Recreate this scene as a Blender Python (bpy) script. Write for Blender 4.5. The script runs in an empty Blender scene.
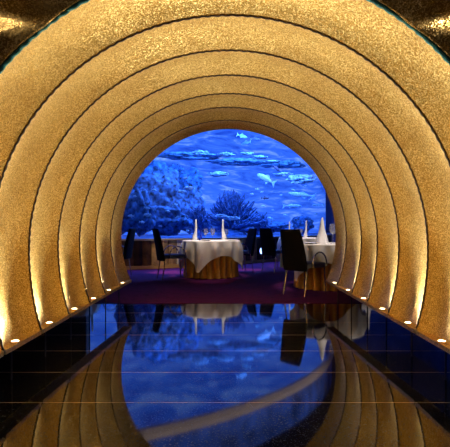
import bpy, math, random
from mathutils import Vector, Matrix, noise
random.seed(7)
sc = bpy.context.scene
col = sc.collection
PI = math.pi
F, H, PX0, PY0 = 485.0, 1.03, 228.5, 226.5

# ------------------------------------------------------------------ materials
def new_mat(name):
    m = bpy.data.materials.new(name); m.use_nodes = True
    nt = m.node_tree
    return m, nt, nt.nodes['Principled BSDF']

def plain(name, colr, rough=.5, metal=0., spec=.5, emis=None, estr=0., noise_amt=0., noise_scale=20., sheen=0., bump=0.):
    m, nt, b = new_mat(name)
    b.inputs['Base Color'].default_value = (*colr, 1)
    b.inputs['Roughness'].default_value = rough
    b.inputs['Metallic'].default_value = metal
    b.inputs['Specular IOR Level'].default_value = spec
    if sheen: b.inputs['Sheen Weight'].default_value = sheen
    if emis:
        b.inputs['Emission Color'].default_value = (*emis, 1)
        b.inputs['Emission Strength'].default_value = estr
    if noise_amt or bump:
        tc = nt.nodes.new('ShaderNodeTexCoord')
        nz = nt.nodes.new('ShaderNodeTexNoise'); nz.inputs['Scale'].default_value = noise_scale
        nz.inputs['Detail'].default_value = 4
        nt.links.new(tc.outputs['Object'], nz.inputs['Vector'])
        if noise_amt:
            rp = nt.nodes.new('ShaderNodeValToRGB')
            rp.color_ramp.elements[0].position = .3; rp.color_ramp.elements[1].position = .7
            rp.color_ramp.elements[0].color = (*[c*(1-noise_amt) for c in colr], 1)
            rp.color_ramp.elements[1].color = (*[min(1, c*(1+noise_amt)) for c in colr], 1)
            nt.links.new(nz.outputs['Fac'], rp.inputs['Fac'])
            nt.links.new(rp.outputs['Color'], b.inputs['Base Color'])
        if bump:
            bp = nt.nodes.new('ShaderNodeBump'); bp.inputs['Strength'].default_value = bump
            bp.inputs['Distance'].default_value = .02
            nt.links.new(nz.outputs['Fac'], bp.inputs['Height'])
            nt.links.new(bp.outputs['Normal'], b.inputs['Normal'])
    return m

def gold_mosaic(name, dark, mid, light, rough=.40, metal=.8, scale=190.):
    """tiny glittering gold tesserae"""
    m, nt, b = new_mat(name)
    N, L = nt.nodes, nt.links
    tc = N.new('ShaderNodeTexCoord')
    vo = N.new('ShaderNodeTexVoronoi'); vo.inputs['Scale'].default_value = scale
    L.new(tc.outputs['Object'], vo.inputs['Vector'])
    sp = N.new('ShaderNodeSeparateColor'); L.new(vo.outputs['Color'], sp.inputs['Color'])
    rp = N.new('ShaderNodeValToRGB'); e = rp.color_ramp.elements
    e[0].position = 0; e[0].color = (*dark, 1)
    e[1].position = .90; e[1].color = (*light, 1)  # brightest cells carry sparkle painted into the colour
    k = e.new(.55); k.color = (*mid, 1)
    L.new(sp.outputs['Red'], rp.inputs['Fac'])
    nz = N.new('ShaderNodeTexNoise'); nz.inputs['Scale'].default_value = 3.5; nz.inputs['Detail'].default_value = 3
    L.new(tc.outputs['Object'], nz.inputs['Vector'])
    mx = N.new('ShaderNodeMix'); mx.data_type = 'RGBA'; mx.blend_type = 'MULTIPLY'
    mx.inputs['Factor'].default_value = .35
    r2 = N.new('ShaderNodeValToRGB'); r2.color_ramp.elements[0].position = .35; r2.color_ramp.elements[1].position = .65
    r2.color_ramp.elements[0].color = (.62, .5, .36, 1)
    L.new(nz.outputs['Fac'], r2.inputs['Fac'])
    L.new(rp.outputs['Color'], mx.inputs[6]); L.new(r2.outputs['Color'], mx.inputs[7])
    L.new(mx.outputs[2], b.inputs['Base Color'])
    # each tessera tilted its own way
    ge = N.new('ShaderNodeNewGeometry')
    vs = N.new('ShaderNodeVectorMath'); vs.operation = 'SUBTRACT'; vs.inputs[1].default_value = (.5, .5, .5)
    L.new(vo.outputs['Color'], vs.inputs[0])
    vm = N.new('ShaderNodeVectorMath'); vm.operation = 'SCALE'; vm.inputs['Scale'].default_value = .42
    L.new(vs.outputs[0], vm.inputs[0])
    va = N.new('ShaderNodeVectorMath'); va.operation = 'ADD'
    L.new(ge.outputs['Normal'], va.inputs[0]); L.new(vm.outputs[0], va.inputs[1])
    vn = N.new('ShaderNodeVectorMath'); vn.operation = 'NORMALIZE'; L.new(va.outputs[0], vn.inputs[0])
    L.new(vn.outputs[0], b.inputs['Normal'])
    b.inputs['Metallic'].default_value = metal
    b.inputs['Roughness'].default_value = rough
    return m

def granite():
    m, nt, b = new_mat('polished_dark_granite')
    N, L = nt.nodes, nt.links
    tc = N.new('ShaderNodeTexCoord')
    vo = N.new('ShaderNodeTexVoronoi'); vo.inputs['Scale'].default_value = 170
    L.new(tc.outputs['Object'], vo.inputs['Vector'])
    sp = N.new('ShaderNodeSeparateColor'); L.new(vo.outputs['Color'], sp.inputs['Color'])
    rp = N.new('ShaderNodeValToRGB'); e = rp.color_ramp.elements
    e[0].position = .0; e[0].color = (.0015, .002, .004, 1)
    e[1].position = .97; e[1].color = (.07, .08, .11, 1)
    k = e.new(.80); k.color = (.004, .005, .010, 1)
    L.new(sp.outputs['Green'], rp.inputs['Fac'])
    # thin brass inlay strips between the slabs
    sx = N.new('ShaderNodeSeparateXYZ'); L.new(tc.outputs['Object'], sx.inputs[0])
    def mth(op, a, bb=None):
        n = N.new('ShaderNodeMath'); n.operation = op
        if hasattr(a, 'type'): L.new(a, n.inputs[0])
        else: n.inputs[0].default_value = a
        if bb is not None:
            n.inputs[1].default_value = bb
        return n.outputs[0]
    y = mth('SUBTRACT', sx.outputs['Y'], 2.838 - .589*8 - .003)
    y = mth('MODULO', y, .589)
    line = mth('LESS_THAN', y, .0055)
    mx = N.new('ShaderNodeMix'); mx.data_type = 'RGBA'
    L.new(line, mx.inputs[0]); L.new(rp.outputs['Color'], mx.inputs[6]); mx.inputs[7].default_value = (.60, .38, .16, 1)
    L.new(mx.outputs[2], b.inputs['Base Color'])
    rg = N.new('ShaderNodeMapRange'); L.new(line, rg.inputs[0]); rg.inputs[3].default_value = .045; rg.inputs[4].default_value = .45
    L.new(rg.outputs[0], b.inputs['Roughness'])
    b.inputs['IOR'].default_value = 1.6
    return m

def carpet_mat():
    m, nt, b = new_mat('purple_carpet')
    N, L = nt.nodes, nt.links
    tc = N.new('ShaderNodeTexCoord')
    ck = N.new('ShaderNodeTexVoronoi'); ck.inputs['Scale'].default_value = 9; L.new(tc.outputs['Object'], ck.inputs['Vector'])
    nz = N.new('ShaderNodeTexNoise'); nz.inputs['Scale'].default_value = 60; L.new(tc.outputs['Object'], nz.inputs['Vector'])
    rp = N.new('ShaderNodeValToRGB')
    rp.color_ramp.elements[0].color = (.022, .004, .022, 1); rp.color_ramp.elements[1].color = (.105, .013, .085, 1)
    rp.color_ramp.elements[0].position = .2; rp.color_ramp.elements[1].position = .8
    md = N.new('ShaderNodeMath'); md.operation = 'MULTIPLY_ADD'; md.inputs[1].default_value = .6
    L.new(ck.outputs['Distance'], md.inputs[0]); L.new(nz.outputs['Fac'], md.inputs[2])
    L.new(md.outputs[0], rp.inputs['Fac']); L.new(rp.outputs['Color'], b.inputs['Base Color'])
    b.inputs['Roughness'].default_value = .95; b.inputs['Specular IOR Level'].default_value = .1
    return m

def glass_mat(name, tint=(1, 1, 1), refl=1.45, caught_light=0.):
    m = bpy.data.materials.new(name); m.use_nodes = True
    nt = m.node_tree; N, L = nt.nodes, nt.links
    N.remove(N['Principled BSDF'])
    tr = N.new('ShaderNodeBsdfTransparent'); tr.inputs['Color'].default_value = (*tint, 1)
    gl = N.new('ShaderNodeBsdfGlossy'); gl.inputs['Roughness'].default_value = .03
    fr = N.new('ShaderNodeFresnel'); fr.inputs['IOR'].default_value = refl
    mx = N.new('ShaderNodeMixShader')
    L.new(fr.outputs[0], mx.inputs[0]); L.new(tr.outputs[0], mx.inputs[1]); L.new(gl.outputs[0], mx.inputs[2])
    out = mx.outputs[0]
    if caught_light:
        df = N.new('ShaderNodeBsdfTranslucent'); df.inputs['Color'].default_value = (.95, .95, 1, 1)  # white translucence paints the light caught in the glass bowls
        m2 = N.new('ShaderNodeMixShader'); m2.inputs[0].default_value = caught_light
        L.new(out, m2.inputs[1]); L.new(df.outputs[0], m2.inputs[2]); out = m2.outputs[0]
    L.new(out, N['Material Output'].inputs['Surface'])
    return m

def water_glow_mat():
    """glowing backdrop standing in for the lit depth of the tank"""
    m = bpy.data.materials.new('glowing_water_backdrop'); m.use_nodes = True
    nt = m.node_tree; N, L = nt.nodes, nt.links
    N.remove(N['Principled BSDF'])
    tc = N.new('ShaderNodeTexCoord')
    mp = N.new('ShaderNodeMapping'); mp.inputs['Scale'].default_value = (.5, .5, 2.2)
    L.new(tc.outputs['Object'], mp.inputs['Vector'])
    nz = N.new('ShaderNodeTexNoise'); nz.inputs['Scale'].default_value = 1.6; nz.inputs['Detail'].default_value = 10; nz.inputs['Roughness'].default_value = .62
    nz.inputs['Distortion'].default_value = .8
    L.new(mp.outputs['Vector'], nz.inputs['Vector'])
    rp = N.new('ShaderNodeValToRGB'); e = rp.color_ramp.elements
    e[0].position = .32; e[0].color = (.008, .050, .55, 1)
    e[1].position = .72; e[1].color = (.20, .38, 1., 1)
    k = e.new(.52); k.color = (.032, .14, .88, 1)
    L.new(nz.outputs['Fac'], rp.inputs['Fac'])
    em = N.new('ShaderNodeEmission'); em.inputs['Strength'].default_value = 1.3  # emission paints the glow of light scattered in the water
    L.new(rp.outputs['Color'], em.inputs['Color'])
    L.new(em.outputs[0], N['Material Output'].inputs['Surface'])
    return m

M = {}
M['gold'] = gold_mosaic('gold_mosaic', (.40, .235, .060), (.68, .47, .155), (1., .82, .42))
M['gold_dark'] = gold_mosaic('dark_gold_mosaic', (.20, .12, .04), (.36, .23, .08), (.75, .55, .27), rough=.38)  # darker tones for the mouth wall
M['cord'] = plain('dark_cord', (.05, .035, .05), .6)
M['teal_cord'] = plain('teal_cord', (.015, .15, .20), .5)
M['lamp'] = plain('lamp_lens', (1, .9, .7), .4, emis=(1, .80, .50), estr=14)
M['brass'] = plain('brass_rim', (.75, .5, .22), .3, 1)
M['granite'] = granite()
M['blue_washed_wall'] = plain('blue_lit_wall', (.06, .08, .20), .8, noise_amt=.3, noise_scale=2)  # blue tint stands in for blue light washing these walls
M['carpet'] = carpet_mat()
M['dark_wall'] = plain('dark_wall', (.016, .013, .018), .7, noise_amt=.3, noise_scale=3)
M['dark_ceiling'] = plain('dark_ceiling', (.02, .02, .03), .8, noise_amt=.3, noise_scale=3)
M['navy'] = plain('navy_upholstery', (.006, .006, .014), .8, spec=.12, noise_amt=.3, noise_scale=140, bump=.15)
M['navy_seat_lit'] = plain('blue_lit_seat_fabric', (.08, .10, .22), .6, spec=.3, noise_amt=.25, noise_scale=140)  # seat lightened: the bluish light on it is put into the colour
M['chrome'] = plain('chrome', (.75, .76, .80), .16, 1)
M['linen'] = plain('white_linen', (.80, .76, .72), .85, spec=.2, noise_amt=.05, noise_scale=90, sheen=.2)
M['napkin'] = plain('starched_napkin', (.88, .86, .86), .8, spec=.2, noise_amt=.04, noise_scale=60)
M['blue_napkin'] = plain('blue_glass_cone', (.01, .03, .40), .25, spec=.6)
M['skirt'] = plain('gold_satin', (.80, .46, .10), .45, .2, noise_amt=.08, noise_scale=30)
M['porcelain'] = plain('white_porcelain', (.88, .87, .85), .2)
M['wine_glass'] = glass_mat('wine_glass', (.93, .95, .98), 1.7, .16)
M['tank_glass'] = glass_mat('tank_glass', (.95, .97, 1), 1.30)
M['panel'] = plain('bronze_panel', (.17, .08, .03), .35, .6, noise_amt=.5, noise_scale=5)
M['panel_gold_lit'] = plain('gold_lit_panel', (.62, .40, .16), .35, .6, noise_amt=.4, noise_scale=7)  # lamplight and glints on the panelling put into the colour
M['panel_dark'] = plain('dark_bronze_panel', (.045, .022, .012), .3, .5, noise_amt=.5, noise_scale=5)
M['panel_pale_lit'] = plain('pale_lit_panel', (.70, .64, .58), .35, .3, noise_amt=.2, noise_scale=9)  # bright strip of light on the base painted as a pale tone
M['ledge'] = plain('pale_stone_ledge', (.42, .36, .32), .35)
M['plinth'] = plain('gilded_plinth', (.60, .36, .15), .4, .3)
M['ring_metal'] = plain('bronze_ring', (.46, .40, .38), .6, .0)
M['water'] = water_glow_mat()
M['upper'] = plain('blue_lit_hood', (.04, .12, .60), .9, spec=.1, noise_amt=.6, noise_scale=2)  # blue colour stands in for blue light above the tank
M['rock'] = plain('reef_rock', (.024, .09, .24), .9, noise_amt=.97, noise_scale=9, bump=1.)  # blue in the reef, sand and fish colours stands in for water haze
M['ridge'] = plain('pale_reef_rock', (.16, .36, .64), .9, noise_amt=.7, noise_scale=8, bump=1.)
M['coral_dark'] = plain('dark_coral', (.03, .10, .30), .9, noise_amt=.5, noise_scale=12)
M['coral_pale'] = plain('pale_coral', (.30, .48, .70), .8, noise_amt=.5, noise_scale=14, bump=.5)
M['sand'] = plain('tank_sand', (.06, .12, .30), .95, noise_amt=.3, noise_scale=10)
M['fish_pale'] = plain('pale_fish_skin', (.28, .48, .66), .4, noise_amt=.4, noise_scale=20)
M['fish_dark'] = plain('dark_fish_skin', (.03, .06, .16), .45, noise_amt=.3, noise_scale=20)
M['blue_lamp'] = plain('blue_lamp_lens', (.5, .6, 1), .4, emis=(.22, .34, 1), estr=6)
M['black_metal'] = plain('black_metal', (.012, .012, .014), .5, .3)

# ------------------------------------------------------------------ mesh helpers
class MB:
    def __init__(s): s.v, s.f, s.sm = [], [], []
    def add(s, verts, faces, smooth=True):
        o = len(s.v); s.v += [tuple(p) for p in verts]
        for f in faces: s.f.append([i+o for i in f]); s.sm.append(smooth)
    def grid(s, rows, closed_u=False, smooth=True, flip=False):
        n, m = len(rows), len(rows[0]); V = [p for r in rows for p in r]; Fc = []
        for i in range(n-1):
            for j in range(m if closed_u else m-1):
                k = (j+1) % m
                q = [i*m+j, i*m+k, (i+1)*m+k, (i+1)*m+j]
                Fc.append(q[::-1] if flip else q)
        s.add(V, Fc, smooth)
    def lathe(s, prof, c=(0, 0, 0), n=24, smooth=True, cap=True):
        rows = [[(c[0]+r*math.cos(2*PI*k/n), c[1]+r*math.sin(2*PI*k/n), c[2]+z) for k in range(n)] for r, z in prof]
        s.grid(rows, True, smooth)
        if cap:
            o = len(s.v)
            if prof[0][0] > 1e-5: s.add(rows[0], [list(range(n))[::-1]], False)
            if prof[-1][0] > 1e-5: s.add(rows[-1], [list(range(n))], False)
    def tube(s, pts, r, n=8, closed=False, radii=None):
        pts = [Vector(p) for p in pts]; rows = []
        prev = None
        for i, p in enumerate(pts):
            a = pts[i-1] if (i > 0 or closed) else p
            b = pts[(i+1) % len(pts)] if (i < len(pts)-1 or closed) else p
            t = (b-a).normalized()
            if prev is None:
                u = t.cross(Vector((0, 0, 1)))
                if u.length < 1e-3: u = t.cross(Vector((1, 0, 0)))
                u.normalize()
            else:
                u = (prev - t*prev.dot(t)).normalized()
            prev = u; w = t.cross(u)
            rr = radii[i] if radii else r
            rows.append([p + (u*math.cos(2*PI*k/n) + w*math.sin(2*PI*k/n))*rr for k in range(n)])
        if closed: rows.append(rows[0])
        s.grid(rows, True)
        if not closed:
            s.add(rows[0], [list(range(n))[::-1]], False); s.add(rows[-1], [list(range(n))], False)
    def box(s, lo, hi):
        x0, y0, z0 = lo; x1, y1, z1 = hi
        s.add([(x0,y0,z0),(x1,y0,z0),(x1,y1,z0),(x0,y1,z0),(x0,y0,z1),(x1,y0,z1),(x1,y1,z1),(x0,y1,z1)],
              [(3,2,1,0),(4,5,6,7),(0,1,5,4),(1,2,6,5),(2,3,7,6),(3,0,4,7)], False)
    def build(s, name, mat, parent=None, bevel=0, subsurf=0, loc=None):
        me = bpy.data.meshes.new(name); me.from_pydata(s.v, [], s.f); me.validate()
        if len(me.polygons) == len(s.sm):
            me.polygons.foreach_set('use_smooth', s.sm)
        me.materials.append(mat); me.update()
        o = bpy.data.objects.new(name, me); col.objects.link(o)
        if parent: o.parent = parent
        if loc: o.location = loc
        if bevel:
            b = o.modifiers.new('bevel', 'BEVEL'); b.width = bevel; b.segments = 3; b.limit_method = 'ANGLE'
        if subsurf:
            q = o.modifiers.new('sub', 'SUBSURF'); q.levels = q.render_levels = subsurf
        return o

def tag(o, label, cat, group=None):
    o['label'] = label; o['category'] = cat
    if group: o['group'] = group
    return o
def thing(name, label, cat, loc=(0, 0, 0), rz=0, group=None):
    o = bpy.data.objects.new(name, None); col.objects.link(o)
    o.empty_display_size = .1
    o.location = loc; o.rotation_euler = (0, 0, rz)
    return tag(o, label, cat, group)
def struct(name, mb, mat, **k):
    o = mb.build(name, mat, **k); o['kind'] = 'structure'; return o
def copy_tree(o, parent=None):
    c = o.copy(); col.objects.link(c)
    if parent: c.parent = parent
    for ch in [x for x in bpy.data.objects if x.parent == o]: copy_tree(ch, c)
    return c
def dup(o, label, loc, rz=0, group=None, scale=None):
    c = copy_tree(o); c.location = loc; c.rotation_euler = (0, 0, rz); c['label'] = label
    if group: c['group'] = group
    if scale: c.scale = scale
    return c
def at(px, py, Y): return Vector(((px-PX0)*Y/F, Y, H-(py-PY0)*Y/F))

def light(kind, name, loc, energy, colr, aim=None, size=.05, spot=None, blend=.6):
    l = bpy.data.lights.new(name, kind); l.energy = energy; l.color = colr
    if kind == 'AREA': l.size = size
    else: l.shadow_soft_size = size
    if kind == 'SPOT': l.spot_size = math.radians(spot); l.spot_blend = blend
    o = bpy.data.objects.new(name, l); col.objects.link(o); o.location = loc
    if aim is not None:
        o.rotation_euler = (Vector(aim)-Vector(loc)).to_track_quat('-Z', 'Y').to_euler()
    return o

# ------------------------------------------------------------------ the shell of the place
m = MB(); m.box((-9, -3, -.1), (9, 6.48, 0)); struct('floor_granite', m, M['granite'])
m = MB(); m.box((-9, 6.48, -.1), (9, 24, .004)); struct('floor_carpet', m, M['carpet'])
m = MB(); m.box((-9, -3, 5.2), (9, 24, 5.3)); struct('ceiling', m, M['dark_ceiling'])
m = MB(); m.box((-9.2, -3, 0), (-9, 24, 5.2)); struct('wall_left', m, M['dark_wall'])
m = MB(); m.box((-9, 10.75, .004), (-3.15, 11.0, 5.2)); struct('wall_partition', m, M['dark_wall'])
m = MB(); m.box((9, -3, 0), (9.2, 24, 5.2)); struct('wall_right', m, M['blue_washed_wall'])
m = MB(); m.box((-9, 24, 0), (9, 24.2, 5.2)); struct('wall_far', m, M['blue_washed_wall'])
m = MB(); m.box((-9, -3.2, 0), (9, -3, 5.2)); struct('wall_near', m, M['dark_wall'])

# ------------------------------------------------------------------ the gold tunnel
SEAMS = [2.378, 2.96, 3.55, 4.13, 4.70, 5.24, 5.87, 6.45]
def lerp(a, b, t): return a+(b-a)*t
def prm(d):
    t = min(1, max(0, (6.45-d)/2.9))
    R = lerp(1.42, 1.46, t); return R, 2.32-R, lerp(.325, .275, t), lerp(1.41, 1.72, t)
NU = 12; NA = 72; NL = 10
def arch(d, off, zshift=0.):
    """points of the arch at depth d pushed outward by off, left foot to right foot"""
    R, zc, h, b = prm(d); pts = []
    h += zshift
    for k in range(NL):                       # left foot upward
        z = lerp(h, zc, k/NL)
        x = R*math.sqrt(max(0, 1-((zc-z)/b)**2)); pts.append((-x-off, d, z))
    for k in range(NA+1):
        a = PI-PI*k/NA; pts.append(((R+off)*math.cos(a), d, zc+(R+off)*math.sin(a)))
    for k in range(NL-1, -1, -1):
        z = lerp(h, zc, k/NL)
        x = R*math.sqrt(max(0, 1-((zc-z)/b)**2)); pts.append((x+off, d, z))
    return pts
def foot_x(d):
    R, zc, h, b = prm(d); return R*math.sqrt(1-((zc-h)/b)**2), h
SAG = .078
ORD = ['nearest', 'second', 'third', 'fourth', 'fifth', 'sixth', 'seventh and farthest']
for i in range(7):
    d0, d1 = SEAMS[i], SEAMS[i+1]
    rib = thing('arch_rib', f'{ORD[i]} gold mosaic arch rib of the tunnel, counted from the viewer'
                if i else 'nearest gold mosaic arch rib, edged by a teal cord in the top corners', 'arch',
                (0, 0, 0), 0, 'gold ribs of the arched tunnel')
    mb = MB(); rows = []
    for u in range(NU+1):
        t = u/NU; d = lerp(d0, d1-.022, t)
        bul = max(0., 1-abs(2*t-1)**2.2)
        rows.append(arch(d, SAG*bul))
    mb.grid(rows, flip=True)
    out = [arch(lerp(d0+.001, d1-.001, q), .10) for q in (0, 1)]
    mb.grid(out, flip=False)
    mb.grid([rows[0], out[0]], smooth=False); mb.grid([rows[-1], out[1]], smooth=False)
    mb.build('shell', M['gold'], rib)
    # cord along the near seam
    cp = arch(d0, -.004); pts = []
    L = 0; A = .003
    for k in range(len(cp)-1):
        a, b = Vector(cp[k]), Vector(cp[k+1])
        n = max(1, int((b-a).length/.012))
        for q in range(n):
            p = a.lerp(b, q/n); L += (b-a).length/n
            w = math.sin(L*2*PI/.06); e = 1-.0014*math.cos(L*2*PI/.06)
            pts.append((p.x*e, p.y-.005+A*w, .86+(p.z-.86)*e))
    mb = MB(); mb.tube(pts, .0105 if i == 0 else .006, 6)
    c = mb.build('seam_cord', M['teal_cord'] if i == 0 else M['cord'], rib)
    if i == 0: c['label'] = 'twisted teal cord'
    # a ledge with an uplight at each foot
    for s in (-1, 1):
        mb = MB(); top = []; 
        inner, outer = [], []
        for u in range(NU+1):
            t = u/NU; d = lerp(d0+.008, d1-.022, t); x, h = foot_x(d)
            xi = lerp(foot_x(d0)[0], foot_x(d1)[0], t) - .012
            bul = max(0., 1-abs(2*t-1)**2.2)
            inner.append((s*xi, d, h)); outer.append((s*(x+.096), d, h))
        dn = lambda r: [(p[0], p[1], p[2]-.03) for p in r]
        mb.grid([inner, outer], smooth=False, flip=s > 0); mb.grid([dn(inner), inner], smooth=False)
        mb.grid([outer, dn(outer)], smooth=False); mb.grid([dn(outer), dn(inner)], smooth=False)
        mb.build('foot_ledge', M['gold'], rib)
        if True:
            t = .36; d = lerp(d0, d1, t); x, h = foot_x(d); x += .022
            mb = MB(); mb.lathe([(.030, 0), (.034, .004), (.034, .007), (.026, .008), (.026, .004)], (s*x, d, h), 20)
            rim = mb.build('footlight', M['brass'], rib)
            mb = MB(); mb.lathe([(.0255, .004), (.018, .009), (.0, .010)], (s*x, d, h), 20)
            l = mb.build('lens', M['lamp'], rim); l['label'] = 'glowing warm lens'
            light('SPOT', 'footlight_beam', (s*(x-.085), d+.06, h+.03), 112.0, (1, .86, .56),
                  aim=(s*(x+.17), d-.72, h+1.25), size=.03, spot=118, blend=1.)
    # slim posts under the back of the shell carry each foot
    for s in (-1, 1):
        dm = (d0+d1)/2; x, h = foot_x(dm)
        mb = MB(); mb.box((s*(x+.085)-.005, dm-.005, 0), (s*(x+.085)+.005, dm+.005, h-.03))
        mb.build('support_post', M['black_metal'], rib)

# vestibule wall round the mouth: horizontal scalloped bands of darker gold mosaic
e0 = arch(2.374, .006); edge = []
for k in range(len(e0)-1):
    for q in range(4): edge.append(Vector(e0[k]).lerp(Vector(e0[k+1]), q/4))
edge.append(Vector(e0[-1]))
NR = 60; rows = []
for k in range(NR+1):
    t = 1.1*(k/NR)**1.3; row = []
    for p in edge:
        c = Vector((0, 0, max(.86, 0) if p.z > .86 else p.z))
        v = Vector((p.x, 0, p.z))-c; r = v.length; v.normalize()
        q = c+v*(r+t)
        g = (q.z-2.023)/.66; fr = g-math.floor(g)
        rec = .15*(1-abs(2*fr-1)**2)*min(1, t/.06)
        q = q+v*rec*.75
        row.append((q.x, 2.374-1.35*t+rec*.65, q.z))
    rows.append(row)
mb = MB(); mb.grid(rows)
w = struct('wall_mouth', mb, M['gold_dark'])
sd = w.modifiers.new('thick', 'SOLIDIFY'); sd.thickness = .02; sd.offset = -1 if False else 1
for s in (-1, 1):
    light('SPOT', 'vestibule_uplight', (s*1.45, 1.6, .35), 9, (1, .82, .54), aim=(s*1.25, 2.1, 2.1), size=.05, spot=60, blend=.8)

# ------------------------------------------------------------------ the aquarium
TX, TY, TR = -7.5, 22.4, 12.0
def tp(th, r, z): return (TX+r*math.sin(th), TY-r*math.cos(th), z)
TH0, TH1, NT = math.radians(-6), math.radians(96), 120
def arcrow(r, z, a=TH0, b=TH1, n=NT): return [tp(lerp(a, b, k/n), r, z) for k in range(n+1)]
aq = thing('aquarium', 'huge curved blue aquarium filling the far end of the dining room', 'aquarium')
mb = MB(); mb.grid([arcrow(TR, .74), arcrow(TR, 3.84)]); mb.build('glass_wall', M['tank_glass'], aq)
mb = MB(); mb.grid([arcrow(TR, 4.14), arcrow(TR, 5.18)]); mb.build('lamp_hood', M['upper'], aq)  # added hood that hides the tank lamps from the floor reflection
mb = MB(); mb.grid([arcrow(TR+.06, 3.84), arcrow(TR+.10, 3.99), arcrow(TR+.06, 4.14), arcrow(TR-.05, 4.14), arcrow(TR-.05, 3.84), arcrow(TR+.06, 3.84)], smooth=False)
mb.build('top_ring', M['ring_metal'], aq)
mb = MB(); mb.grid([arcrow(TR-.1, .69), arcrow(TR+.07, .69), arcrow(TR+.07, .735), arcrow(TR-.1, .735)], smooth=False)
mb.build('ledge', M['ledge'], aq)
mb = MB(); mb.grid([arcrow(TR+.05, 0), arcrow(TR+.05, .075), arcrow(TR-.05, .085)], smooth=False)
mb.build('plinth', M['plinth'], aq)
npan = 96
rp = random.Random(3)
for k in range(npan):
    a = lerp(TH0, TH1, k/npan); b = lerp(TH0, TH1, (k+.93)/npan); mid = (a+b)/2
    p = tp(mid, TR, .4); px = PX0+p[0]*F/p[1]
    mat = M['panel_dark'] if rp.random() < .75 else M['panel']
    if 164 < px < 176 or rp.random() < .16: mat = M['panel_gold_lit']
    if 176 <= px < 184: mat = M['panel_pale_lit']
    mb = MB(); n = 6
    rws = []
    for z in (.085, .40, .69):
        rws.append([tp(lerp(a, b, j/n), TR-.02+.035*math.sin(PI*j/n), z) for j in range(n+1)])
    mb.grid(rws)
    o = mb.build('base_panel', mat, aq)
mb = MB(); mb.grid([arcrow(TR-.06, .0), arcrow(TR-.06, .69)]); mb.build('base_wall', M['panel'], aq)
# glowing backdrop sheet and lid that paint the lit water
A, B = Vector((-12, 13.6, 0)), Vector(tp(math.radians(86), TR-.15, 0))
mb = MB(); mb.grid([[A.lerp(B, k/20)+Vector((0, 0, z)) for k in range(21)] for z in (.73, 2, 3.5, 5.19)])
mb.build('water', M['water'], aq)
mb = MB(); fr_ = arcrow(TR-.12, 5.16, TH0, math.radians(85.5), 40); bk = [A.lerp(B, k/40)+Vector((0, 0, 5.16)) for k in range(41)]
mb.grid([[Vector(f).lerp(b, q/6) for f, b in zip(fr_, bk)] for q in range(7)]); mb.build('water_glow_lid', M['water'], aq)
mb = MB()
rws = [[tp(lerp(TH0, TH1, k/60), lerp(TR-.1, TR-6, j/24), .735+.012*noise.noise(Vector((k*.35, j*.4, 1)))*(1 if j else 0)) for k in range(61)] for j in range(25)]
mb.grid(rws); mb.build('sand_bed', M['sand'], aq)

def rock(px, py, Y, w, h, seed, label, mat='rock', amp=.38):
    """a rugged boulder: centre column px, top py, at depth Y"""
    p = at(px, py, Y); top = p.z; base = .762
    import bmesh
    bm = bmesh.new(); bmesh.ops.create_icosphere(bm, subdivisions=5, radius=1)
    for v in bm.verts:
        d = v.co.normalized()
        s = 1 + amp*noise.fractal(d*1.6+Vector((seed*3.1, 0, 0)), 1., 2., 6) + .12*noise.noise(d*7+Vector((seed, 3, 0)))
        v.co = Vector((d.x*s*w/2, d.y*s*w*.22, d.z*s))
    zmin = min(v.co.z for v in bm.verts); zmax = max(v.co.z for v in bm.verts)
    hh = h if h else top-base
    for v in bm.verts: v.co.z = (v.co.z-zmin)/(zmax-zmin)*hh
    name = 'coral' if mat == 'coral_pale' else 'reef_rock'
    me = bpy.data.meshes.new(name); bm.to_mesh(me); bm.free()
    me.polygons.foreach_set('use_smooth', [True]*len(me.polygons)); me.materials.append(M[mat])
    o = bpy.data.objects.new(name, me); col.objects.link(o); o.location = (p.x, Y, top-hh)
    return tag(o, label, 'coral' if mat == 'coral_pale' else 'rock', 'pale corals of the reef' if mat == 'coral_pale' else 'rocks of the reef')
rock(152, 160, 14.4, 1.75, 0, 1, 'tall dark reef rock at the left edge of the aquarium view')
rock(180, 163, 15.9, 1.6, 0, 2, 'tall dark reef rock, right of the tallest rock at the left of the aquarium')
rock(134, 187, 12.5, .95, 0, 3, 'dark reef rock in front, beside the arch opening on the left')
rock(166, 205, 13.3, 1.2, 0, 4, 'low wide reef rock behind the left dining chair')
rock(205, 212, 17.0, 1.6, 0, 5, 'low reef rock behind the napkins of the middle table')
rock(262, 219, 16.6, 1.7, 0, 6, 'low reef rock behind the pair of dark chairs')
rock(302, 215, 17.7, .7, 0, 8, 'low reef rock at the right end of the aquarium')
# rock shelf high in the background
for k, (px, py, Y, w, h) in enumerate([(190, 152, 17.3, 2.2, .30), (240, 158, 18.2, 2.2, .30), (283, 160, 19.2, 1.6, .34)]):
    rock(px, py, Y, w, h, 11+k, ['ridge of rock high at the back of the aquarium, left', 'ridge of rock high at the back of the aquarium, middle', 'ridge of rock high at the back of the aquarium, right'][k], 'ridge')

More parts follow.
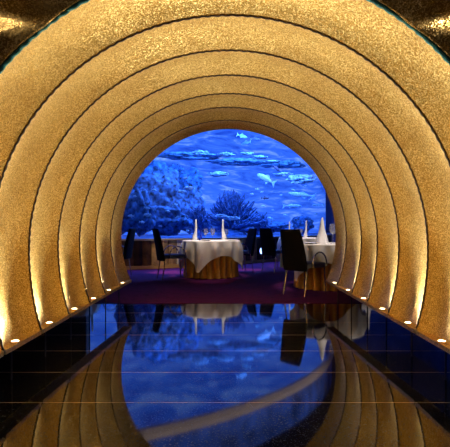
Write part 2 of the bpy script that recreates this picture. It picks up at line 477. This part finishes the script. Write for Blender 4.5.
def coral_bush(px, py, Y, w, seed, label, n=70):
    rr = random.Random(seed); top = at(px, py, Y).z; x0 = at(px, py, Y).x
    hgt = top-.765; mb = MB()
    for k in range(n):
        a = rr.uniform(0, 2*PI); el = rr.uniform(.12, 1.0)
        dirx = math.cos(a)*math.cos(el*PI/2); 
        pts = []; ln = rr.uniform(.75, 1.)
        for q in range(6):
            t = q/5
            pts.append((dirx*w/2*ln*t**.9+.03*math.sin(q*2+k), math.sin(a)*math.cos(el*PI/2)*w*.3*ln*t, hgt*(.10+.90*ln*math.sin(el*PI/2)*t**.8)))
        mb.tube(pts, .02, 5, radii=[.045, .04, .036, .03, .024, .012])
        for q in (2, 3, 4):
            p = Vector(pts[q]); e = p+Vector((rr.uniform(-.16, .16), rr.uniform(-.1, .1), rr.uniform(.05, .2)))
            mb.tube([p, p.lerp(e, .5)+Vector((0, 0, -.02)), e], .012, 4, radii=[.024, .02, .010])
    mb.lathe([(w*.22, 0), (w*.2, .08), (w*.08, .18), (0, .2)], (0, 0, 0), 14)
    o = mb.build('coral_bush', M['coral_dark'], None, loc=(x0, Y, .762))
    return tag(o, label, 'coral', 'branching corals in the aquarium')
coral_bush(232, 189, 14.6, 2.1, 1, 'large dark branching coral bush behind the middle table', 170)
coral_bush(199, 205, 13.7, .8, 2, 'smaller dark branching coral bush, left of the largest one')
coral_bush(262, 214, 14.9, .8, 3, 'low dark branching coral right of the largest coral bush', 40)
rock(300, 174, 17.6, .85, .38, 21, 'bright pale coral high on the right of the aquarium', 'coral_pale', .7)
rock(283, 172, 17.8, .55, .18, 22, 'small pale coral left of the bright one on the right', 'coral_pale', .7)
rock(218, 171, 16.0, .62, .2, 23, 'pale flat coral plate left of centre in the aquarium', 'coral_pale', .4)
for k, (px, py, Y, w, h) in enumerate([(182, 190, 12.9, .22, .1), (189, 186, 13.0, .25, .12), (148, 213, 11.95, .18, .10), (232, 216, 13.5, .40, .12), (221, 214, 13.4, .3, .1),
                                       (260, 155, 17.2, .5, .14), (247, 152, 17.0, .4, .12), (200, 150, 16.3, .5, .2), (225, 152, 16.7, .5, .16), (272, 160, 17.5, .6, .12)]):
    lab = ['tiny pale coral on the dark rock, left of its neighbour', 'tiny pale coral on the dark rock, right of its neighbour', 'tiny pale coral low at the left of the aquarium',
           'pale coral in front of the large coral bush', 'small pale coral left of the one in front of the large bush', 'pale coral on the middle rock ridge, right one',
           'pale coral on the middle rock ridge, left one', 'pale coral on the left rock ridge', 'pale coral between the left and middle rock ridges', 'pale coral between the middle and right rock ridges'][k]
    rock(px, py, Y, w, h, 31+k, lab, 'coral_pale', .6)

def fish_mesh(name, mat, slim=1.):
    mb = MB(); n = 12; rows = []
    for k in range(13):
        t = k/12; x = .5-t*.85
        hh = .17*slim*math.sin(PI*min(1, t*.93+.04))**.75*(1-.35*t)+.006
        rows.append([(x, .42*hh*math.cos(2*PI*j/n), hh*math.sin(2*PI*j/n)) for j in range(n)])
    mb.grid(rows, True)
    mb.add(rows[0], [list(range(n))], True)
    def fin(pts):
        V = [(x, -.006, z) for x, z in pts]+[(x, .006, z) for x, z in pts]; q = len(pts)
        mb.add(V, [list(range(q)), list(range(2*q-1, q-1, -1))]+[[j, (j+1) % q, q+(j+1) % q, q+j] for j in range(q)], False)
    fin([(-.33, .02), (-.52, .17*slim+.04), (-.47, 0), (-.52, -.17*slim-.04), (-.33, -.02)])
    fin([(.15, .14*slim), (-.02, .25*slim), (-.2, .09*slim), (0, .1*slim)])
    fin([(.0, -.12*slim), (-.1, -.23*slim), (-.2, -.07*slim)])
    return mb.build(name, mat)
def put_fish(src, px, py, Y, ln, rz, label, first=False, tilt=0., group=None):
    o = src if first else src.copy()
    if not first: col.objects.link(o)
    o.location = at(px, py, Y); o.rotation_euler = (0, tilt, rz); o.scale = (ln, ln, ln)
    return tag(o, label, 'fish', group or 'fish in the aquarium')
fp = fish_mesh('fish', M['fish_pale']); fd = fish_mesh('fish', M['fish_dark']); fl = fish_mesh('fish', M['fish_pale'], .55)
put_fish(fp, 266, 179, 16.6, .70, PI*.95, 'large pale fish swimming right of the aquarium centre', True, -.5)
put_fish(fp, 242, 136, 17.0, .40, .3, 'pale fish at the very top of the aquarium view', tilt=.2)
put_fish(fp, 246, 143, 17.8, .42, 2.6, 'pale fish just below the topmost fish', tilt=.1)
put_fish(fd, 255, 139, 17.1, .36, .2, 'dark fish beside the topmost pale fish', True)
put_fish(fd, 276, 168, 16.7, .35, .5, 'dark fish above the large pale fish', tilt=.6)
put_fish(fd, 265, 198, 15.5, .26, .2, 'dark fish over the right side of the coral bush')
put_fish(fl, 302, 195, 16.9, .95, PI, 'long slim shark-like fish on the right of the aquarium', True, -.12)
put_fish(fl, 292, 206, 16.4, .65, .1, 'slim pale fish below the shark-like fish')
put_fish(fl, 318, 205, 17.9, .42, PI-.2, 'slim pale fish near the right end of the aquarium')
rf = random.Random(11)
lab_s = 'small pale fish among the rocks at the left of the aquarium'
for (px, py) in [(167, 184), (186, 178), (147, 208), (168, 211), (135, 196), (154, 190), (178, 217), (142, 222), (187, 231), (160, 226), (131, 216), (175, 205)]:
    g = at(px, py, 11.9); Y = TY-math.sqrt(TR**2-(g.x-TX)**2)+.35
    put_fish(fp, px, py, Y, rf.uniform(.10, .20), rf.choice([.3, PI-.3, .8]), lab_s, tilt=rf.uniform(-.3, .3), group='small fish at the left of the aquarium')
lab_s = 'small pale fish in the open water at the right of the aquarium'
for (px, py) in [(252, 194), (257, 189), (263, 206), (281, 195), (273, 210), (285, 215), (311, 199), (316, 214), (270, 218), (293, 190), (305, 186), (262, 192), (248, 207)]:
    put_fish(fp, px, py, 15.9+(px-250)*.028, rf.uniform(.11, .21), rf.choice([.3, PI-.3, .1]), lab_s, tilt=rf.uniform(-.3, .3), group='small fish at the right of the aquarium')

# tank lamps above the water
for (deg, e) in [(18, 35), (27, 60), (35, 150), (42, 240), (50, 260), (58, 220)]:
    q = tp(math.radians(deg), TR-.45, 4.6); a = tp(math.radians(deg-3), TR-2.6, 1.2)
    light('AREA', 'tank_lamp', q, e, (.10, .30, 1), aim=a, size=.6)

for deg in (26, 33, 40, 47, 54, 61):  # added spots that brighten the top ring, no fixtures behind them
    light('SPOT', 'ring_fill', tp(math.radians(deg), TR+2.4, 5.1), 190, (1, .84, .78), aim=tp(math.radians(deg), TR, 4.2), size=.05, spot=80, blend=1.)
# ------------------------------------------------------------------ furniture
def make_table(label, loc, rot):
    t = thing('dining_table', label, 'table', loc, 0, 'round dining tables')
    mb = MB(); n = 352; rows = []
    for z, k in ((.012, 1.06), (.2, 1.03), (.5, 1.0), (.69, .98)):
        rows.append([((.445*k+.10*abs(math.sin(11*2*PI*j/n))**.75)*math.cos(2*PI*j/n), (.445*k+.10*abs(math.sin(11*2*PI*j/n))**.75)*math.sin(2*PI*j/n), z) for j in range(n)])
    mb.grid(rows, True, False); mb.build('skirt', M['skirt'], t)
    mb = MB(); mb.lathe([(.0, .695), (.565, .695), (.572, .71), (.572, .725), (.56, .733), (0, .733)], n=48); mb.build('tabletop', M['black_metal'], t)
    mb = MB(); mb.lathe([(.34, .0), (.34, .02), (.05, .05), (.045, .69)], n=24); mb.build('pedestal', M['black_metal'], t)
    return t
def make_cloth(label, loc, rot):
    mb = MB(); n = 144; RT = .578; rows = []
    fr = [.0, .25, .5, .75, .93, 1.0] ; S = .87
    def pt(phi, s, Lm):
        f4 = math.cos(4*(phi)) ; c = -f4     # 1 on the corners
        if s <= RT: r, z = s, .742
        else:
            dr = s-RT; e = min(1, dr/.03)
            r = RT+.014*e+dr*.10*max(0, c)**1.5+min(1, dr/.16)*(.026+.030*math.sin(13*phi+.7)+.014*math.sin(23*phi))
            z = .742-dr*.985
            r = max(r, .592)
        return (r*math.cos(phi+rot), r*math.sin(phi+rot), z)
    top = [f*RT for f in fr]
    for s in top: rows.append([pt(2*PI*k/n, s if s > 0 else .001, 0) for k in range(n)])
    for q in (.02, .06, .15, .3, .45, .6, .75, .9, 1.0):
        r = []
        for k in range(n):
            phi = 2*PI*k/n; Lm = min(S/max(abs(math.cos(phi)), abs(math.sin(phi))), 1.19)
            r.append(pt(phi, RT+(Lm-RT)*q, Lm))
        rows.append(r)
    mb.grid(rows, True)
    o = mb.build('tablecloth', M['linen'], None, loc=loc)
    return tag(o, label, 'tablecloth', 'white tablecloths')
TABLES = [((-.355, 9.95), 'round gold-skirted table under a white cloth in the middle of the view', 'white cloth on the round table in the middle of the view', math.radians(26)),
          ((1.67, 8.16), 'round gold-skirted table behind the nearest black chair on the right', 'white cloth on the table behind the nearest black chair on the right', math.radians(75)),
          ((1.86, 12.2), 'far round table in front of the aquarium, seen behind the right-hand table', 'white cloth on the far table behind the right-hand table', math.radians(10)),
          ((3.05, 10.9), 'round table at the far right, seen only as a reflection below the arch feet', 'white cloth of the far right table, seen only as a reflection', math.radians(30)),
          ((-3.3, 10.0), 'round table at the left, hidden behind the arch beyond the far-left chair', 'white cloth on the left table hidden behind the arch', math.radians(15))]
TB = []
for (x, y), l1, l2, r in TABLES:
    TB.append(make_table(l1, (x, y, .004), 0)); make_cloth(l2, (x, y, .004), r)
ZT = .748

def make_napkin(label, sail):
    mb = MB(); rows = []
    for z, wl, wr, dp in ([(0, .105, .036, .07), (.05, .098, .034, .066), (.10, .078, .033, .055), (.15, .052, .032, .045), (.20, .036, .031, .038), (.30, .031, .028, .032), (.39, .027, .024, .026), (.42, .020, .020, .02), (.432, .004, .012, .006)] if sail else [(0, .075, .075, .085), (.05, .070, .070, .08), (.12, .058, .055, .06), (.18, .044, .040, .045), (.25, .034, .028, .034),
                          (.32, .028, .021, .027), (.38, .021, .014, .02), (.42, .010, .005, .010), (.432, .003, .001, .003)]):
        rows.append([(-wl, .25*dp, z), (-wl*.5, -.45*dp, z), (0, -dp, z), (wr*.5, -.45*dp, z), (wr, .25*dp, z), (wr*.4, .12*dp, z), (0, -.10*dp, z), (-wl*.4, .12*dp, z)])
    mb.grid(rows, True); mb.add(rows[0], [list(range(8))[::-1]], False)
    mb.v = [(x, y, z) for x, y, z in mb.v]
    o = mb.build('folded_napkin', M['napkin']); return tag(o, label, 'napkin', 'tall folded white napkins')
NP = [((-.665, 9.93), .2, 'tall folded white napkin on the left of the middle table', (.8, .8, 1)),
      ((-.118, 9.98), -.3, 'tall folded white napkin on the right of the middle table', (-.8, .8, 1)),
      ((1.55, 7.99), .15, 'large folded white napkin on the right-hand table by the arch', (1.55, 1.4, 1)),
      ((1.94, 12.1), .3, 'slim white napkin on the far table, right of the others there', (.75, .8, 1)),
      ((1.545, 12.3), .6, 'slim white napkin on the far table beside the blue cone', (.6, .8, .95)),
      ((2.80, 11.25), .4, 'white napkin on the far right table, left one in the reflection', (.8, .9, 1)),
      ((3.02, 10.45), .4, 'white napkin on the far right table, right one in the reflection', (.8, .9, 1)),
      ((-2.86, 10.2), .4, 'white napkin on the left table hidden behind the arch', (.8, .9, 1))]
nap = {}
for (x, y), r, lab, s in NP:
    k = s[1] < 1.2
    if k not in nap: o = nap[k] = make_napkin(lab, k)
    else: o = nap[k].copy(); col.objects.link(o); o['label'] = lab
    o.location = (x, y, ZT); o.rotation_euler = (0, 0, r); o.scale = s

def make_glass(label):
    t = thing('wine_glass', label, 'glass', (0, 0, 0), 0, 'wine glasses on the tables')
    mb = MB(); mb.lathe([(.033, 0), (.033, .003), (.006, .008), (.0045, .02)], n=20); mb.build('foot', M['wine_glass'], t)
    mb = MB(); mb.lathe([(.0045, .02), (.004, .06), (.005, .105)], n=10); mb.build('stem', M['wine_glass'], t)
    mb = MB(); mb.lathe([(.005, .105), (.028, .118), (.042, .145), (.045, .17), (.040, .20), (.034, .225), (.033, .225), (.039, .20), (.0435, .17), (.040, .147), (.026, .121), (.003, .110)], n=24, cap=False)
    mb.build('bowl', M['wine_glass'], t)
    return t
GL = [((-.468, 9.92), 'wine glass on the middle table, left of the two between the napkins', 1.05),
      ((-.325, 9.95), 'wine glass on the middle table, right of the two between the napkins', 1.05),
      ((1.735, 8.05), 'large goblet beside the big napkin on the right-hand table', 1.45),
      ((1.70, 12.0), 'wine glass on the far table, left of the pair', 1.0), ((1.80, 12.05), 'wine glass on the far table, right of the pair', 1.0),
      ((2.93, 10.8), 'wine glass on the far right table, left of the pair', 1.0), ((3.10, 10.75), 'wine glass on the far right table, right of the pair', 1.0),
      ((-.045, 10.2), 'wine glass behind the right napkin of the middle table', 1.0)]
g0 = None
for (x, y), lab, s in GL:
    if g0 is None: g0 = make_glass(lab); o = g0; o.location = (x, y, ZT); o.scale = (s, s, s)
    else: dup(g0, lab, (x, y, ZT), 0, None, (s, s, s))
def cone(label, x, y, s):
    mb = MB(); mb.lathe([(.038, 0), (.036, .03), (.024, .12), (.010, .20), (.002, .235)], n=16)
    o = mb.build('blue_cone', M['blue_napkin'], None, loc=(x, y, ZT)); o.scale = (s, s, s)
    return tag(o, label, 'ornament', 'blue cones on the tables')
cone('slender dark blue cone beside the left napkin of the middle table', -.575, 9.98, .95)
cone('dark blue cone on the far table behind the nearest chair', 1.375, 12.2, 1.15)
def plate(label, x, y, s=1):
    mb = MB(); mb.lathe([(.055, 0), (.06, .004), (.115, .014), (.135, .018), (.134, .021), (.11, .017), (.055, .008), (0, .008)], n=32)
    o = mb.build('plate', M['porcelain'], None, loc=(x, y, ZT)); o.scale = (s, s, s)
    return tag(o, label, 'plate', 'white plates on the tables')
plate('white plate at the right rim of the middle table', .06, 9.85)
plate('white plate at the front of the middle table', -.43, 9.58)
plate('white plate at the front left of the right-hand table', 1.32, 7.92)

def make_chair(label):
    t = thing('dining_chair', label, 'chair', (0, 0, 0), 0, 'dark upholstered dining chairs')
    # seat pad
    mb = MB(); rows = []
    for z, k in ((.415, .96), (.43, 1), (.465, 1), (.485, .95), (.49, .75), (.492, .3)):
        r = []
        for j in range(40):
            a = 2*PI*j/40; c, s_ = math.cos(a), math.sin(a)
            r.append((.235*k*math.copysign(abs(c)**.3, c), .01+.235*k*math.copysign(abs(s_)**.3, s_), z))
        rows.append(r)
    mb.grid(rows, True); mb.add(rows[0], [list(range(40))[::-1]], False); mb.add(rows[-1], [list(range(40))], True)
    mb.build('seat', M['navy_seat_lit'], t)
    # tall tapering back
    mb = MB(); rows = []
    for z, w, yy, th in ((.37, .215, -.225, .030), (.45, .225, -.235, .034), (.60, .222, -.255, .034), (.80, .208, -.295, .030), (.94, .194, -.33, .026), (.975, .188, -.339, .022), (.985, .180, -.341, .012)):
        r = []
        for j in range(28):
            a = 2*PI*j/28; c, s_ = math.cos(a), math.sin(a)
            X = w*math.copysign(abs(c)**.22, c); 
            r.append((X, yy+th*math.copysign(abs(s_)**.35, s_)-.018*(1-(X/w)**2), z))
        rows.append(r)
    mb.grid(rows, True); mb.add(rows[0], [list(range(28))[::-1]], False); mb.add(rows[-1], [list(range(28))], False)
    mb.build('backrest', M['navy'], t)
    for sx in (-1, 1):
        mb = MB(); mb.tube([(sx*.20, .20, .42), (sx*.205, .215, .2), (sx*.21, .225, 0)], .011, 8); mb.build('leg', M['chrome'], t)
        mb = MB(); mb.tube([(sx*.20, -.19, .42), (sx*.205, -.22, .2), (sx*.21, -.255, 0)], .011, 8); mb.build('leg', M['chrome'], t)
        mb = MB(); pts = []
        for k in range(15):
            a = lerp(-.25, PI+.3, k/14); pts.append((sx*(.248), .04+.155*math.cos(a), .475+.17*max(-.35, math.sin(a))))
        mb.tube(pts, .012, 8); mb.build('arm_loop', M['chrome'], t)
    return t
CH = [((1.165, 7.355), (.77, .64), 'nearest black dining chair, standing before the right-hand table'),
      ((-1.09, 9.43), (.93, .36), 'dark dining chair with a blue-lit seat left of the middle table'),
      ((-2.30, 9.95), (-.99, .1), 'dark dining chair at the far left, half hidden by the arch'),
      ((.24, 10.90), (-.93, -.37), 'dark chair of the back pair that faces left, with a chrome arm loop'),
      ((1.10, 11.14), (.80, .60), 'dark chair of the back pair that faces right, away from the viewer')]
c0 = None
for (x, y), (dx, dy), lab in CH:
    rz = math.atan2(-dx, dy)
    if c0 is None: c0 = make_chair(lab); c0.location = (x, y, .004); c0.rotation_euler = (0, 0, rz)
    else: dup(c0, lab, (x, y, .004), rz)

light('SPOT', 'blue_fill', (6.3, 15.0, .3), 900, (.12, .25, 1), aim=(8.6, 22, 3.), size=.1, spot=120, blend=1.)  # added blue fill that tints the right and far walls
light('SPOT', 'blue_fill', (6.8, 8.5, .3), 350, (.12, .25, 1), aim=(9, 12, 2.5), size=.1, spot=120, blend=1.)
# blue wall lamp low on the aquarium base
p = at(259, 252, 13.55)
th = math.asin((p.x-TX)/TR); q = Vector(tp(th, TR+.06, .34))
bl = thing('wall_lamp', 'small glowing blue oval lamp low on the aquarium base between the chair pair', 'lamp', q, th)
mb = MB(); mb.lathe([(.075, 0), (.075, .03), (.06, .045)], n=24); h = mb.build('housing', M['black_metal'], bl); h.rotation_euler = (PI/2, 0, 0); h.scale = (1, 1.5, 1)
mb = MB(); mb.lathe([(.058, .043), (.045, .055), (0, .062)], n=24); h = mb.build('lens', M['blue_lamp'], bl); h.rotation_euler = (PI/2, 0, 0); h.scale = (1, 1.5, 1)

# ------------------------------------------------------------------ lamps of the dining room
for (x, y, e) in [(-.355, 9.95, 300), (1.67, 8.16, 230), (1.86, 12.2, 230), (3.05, 10.9, 160)]:
    light('SPOT', 'table_downlight', (x+.35, y-1.15, 5.1), e*4.6, (1, .86, .76), aim=(x, y, .65), size=.06, spot=19, blend=.7)
for (x, y, e, s) in [(-1.35, 10.9, 1300, 13), (.45, 11.5, 1000, 11), (-.35, 9.1, 260, 11), (.95, 8.0, 120, 8)]:
    light('SPOT', 'carpet_downlight', (x, y-.4, 5.1), e, (1, .62, .70), aim=(x, y, 0), size=.06, spot=s, blend=.9)
light('SPOT', 'panel_washer', (-1.5, 8.4, 4.2), 520, (1, .80, .5), aim=(-1.35, 11.9, .4), size=.05, spot=16, blend=.8)
light('SPOT', 'panel_washer', (-2.5, 8.2, 4.2), 160, (1, .70, .38), aim=(-2.4, 11.5, .3), size=.05, spot=22, blend=.8)

light('AREA', 'frontal_fill', (0, -2.2, 3.4), 4, (1, .82, .55), aim=(0, 3.5, 1.5), size=1.6)  # added warm fill behind the camera to brighten the gold ribs
# ------------------------------------------------------------------ world, camera, view
w = bpy.data.worlds.new('world'); sc.world = w; w.use_nodes = True
w.node_tree.nodes['Background'].inputs['Color'].default_value = (.03, .03, .05, 1)
w.node_tree.nodes['Background'].inputs['Strength'].default_value = .03
cam = bpy.data.cameras.new('camera'); co = bpy.data.objects.new('camera', cam); col.objects.link(co)
co.location = (0, 0, H); co.rotation_euler = (PI/2, 0, 0)
cam.sensor_fit = 'HORIZONTAL'; cam.sensor_width = 36; cam.lens = F/450*36
cam.shift_x = (225-PX0)/450; cam.shift_y = (PY0-223.5)/450
cam.clip_start = .05
sc.camera = co
sc.view_settings.view_transform = 'Standard'; sc.view_settings.look = 'None'
sc.view_settings.exposure = 0.; sc.view_settings.gamma = 1.
try: sc.view_settings.use_curve_mapping = False
except Exception: pass
sc.cycles.use_denoising = True
sc.cycles.use_adaptive_sampling = False
sc.cycles.max_bounces = 8; sc.cycles.transparent_max_bounces = 16
sc.cycles.sample_clamp_indirect = 6
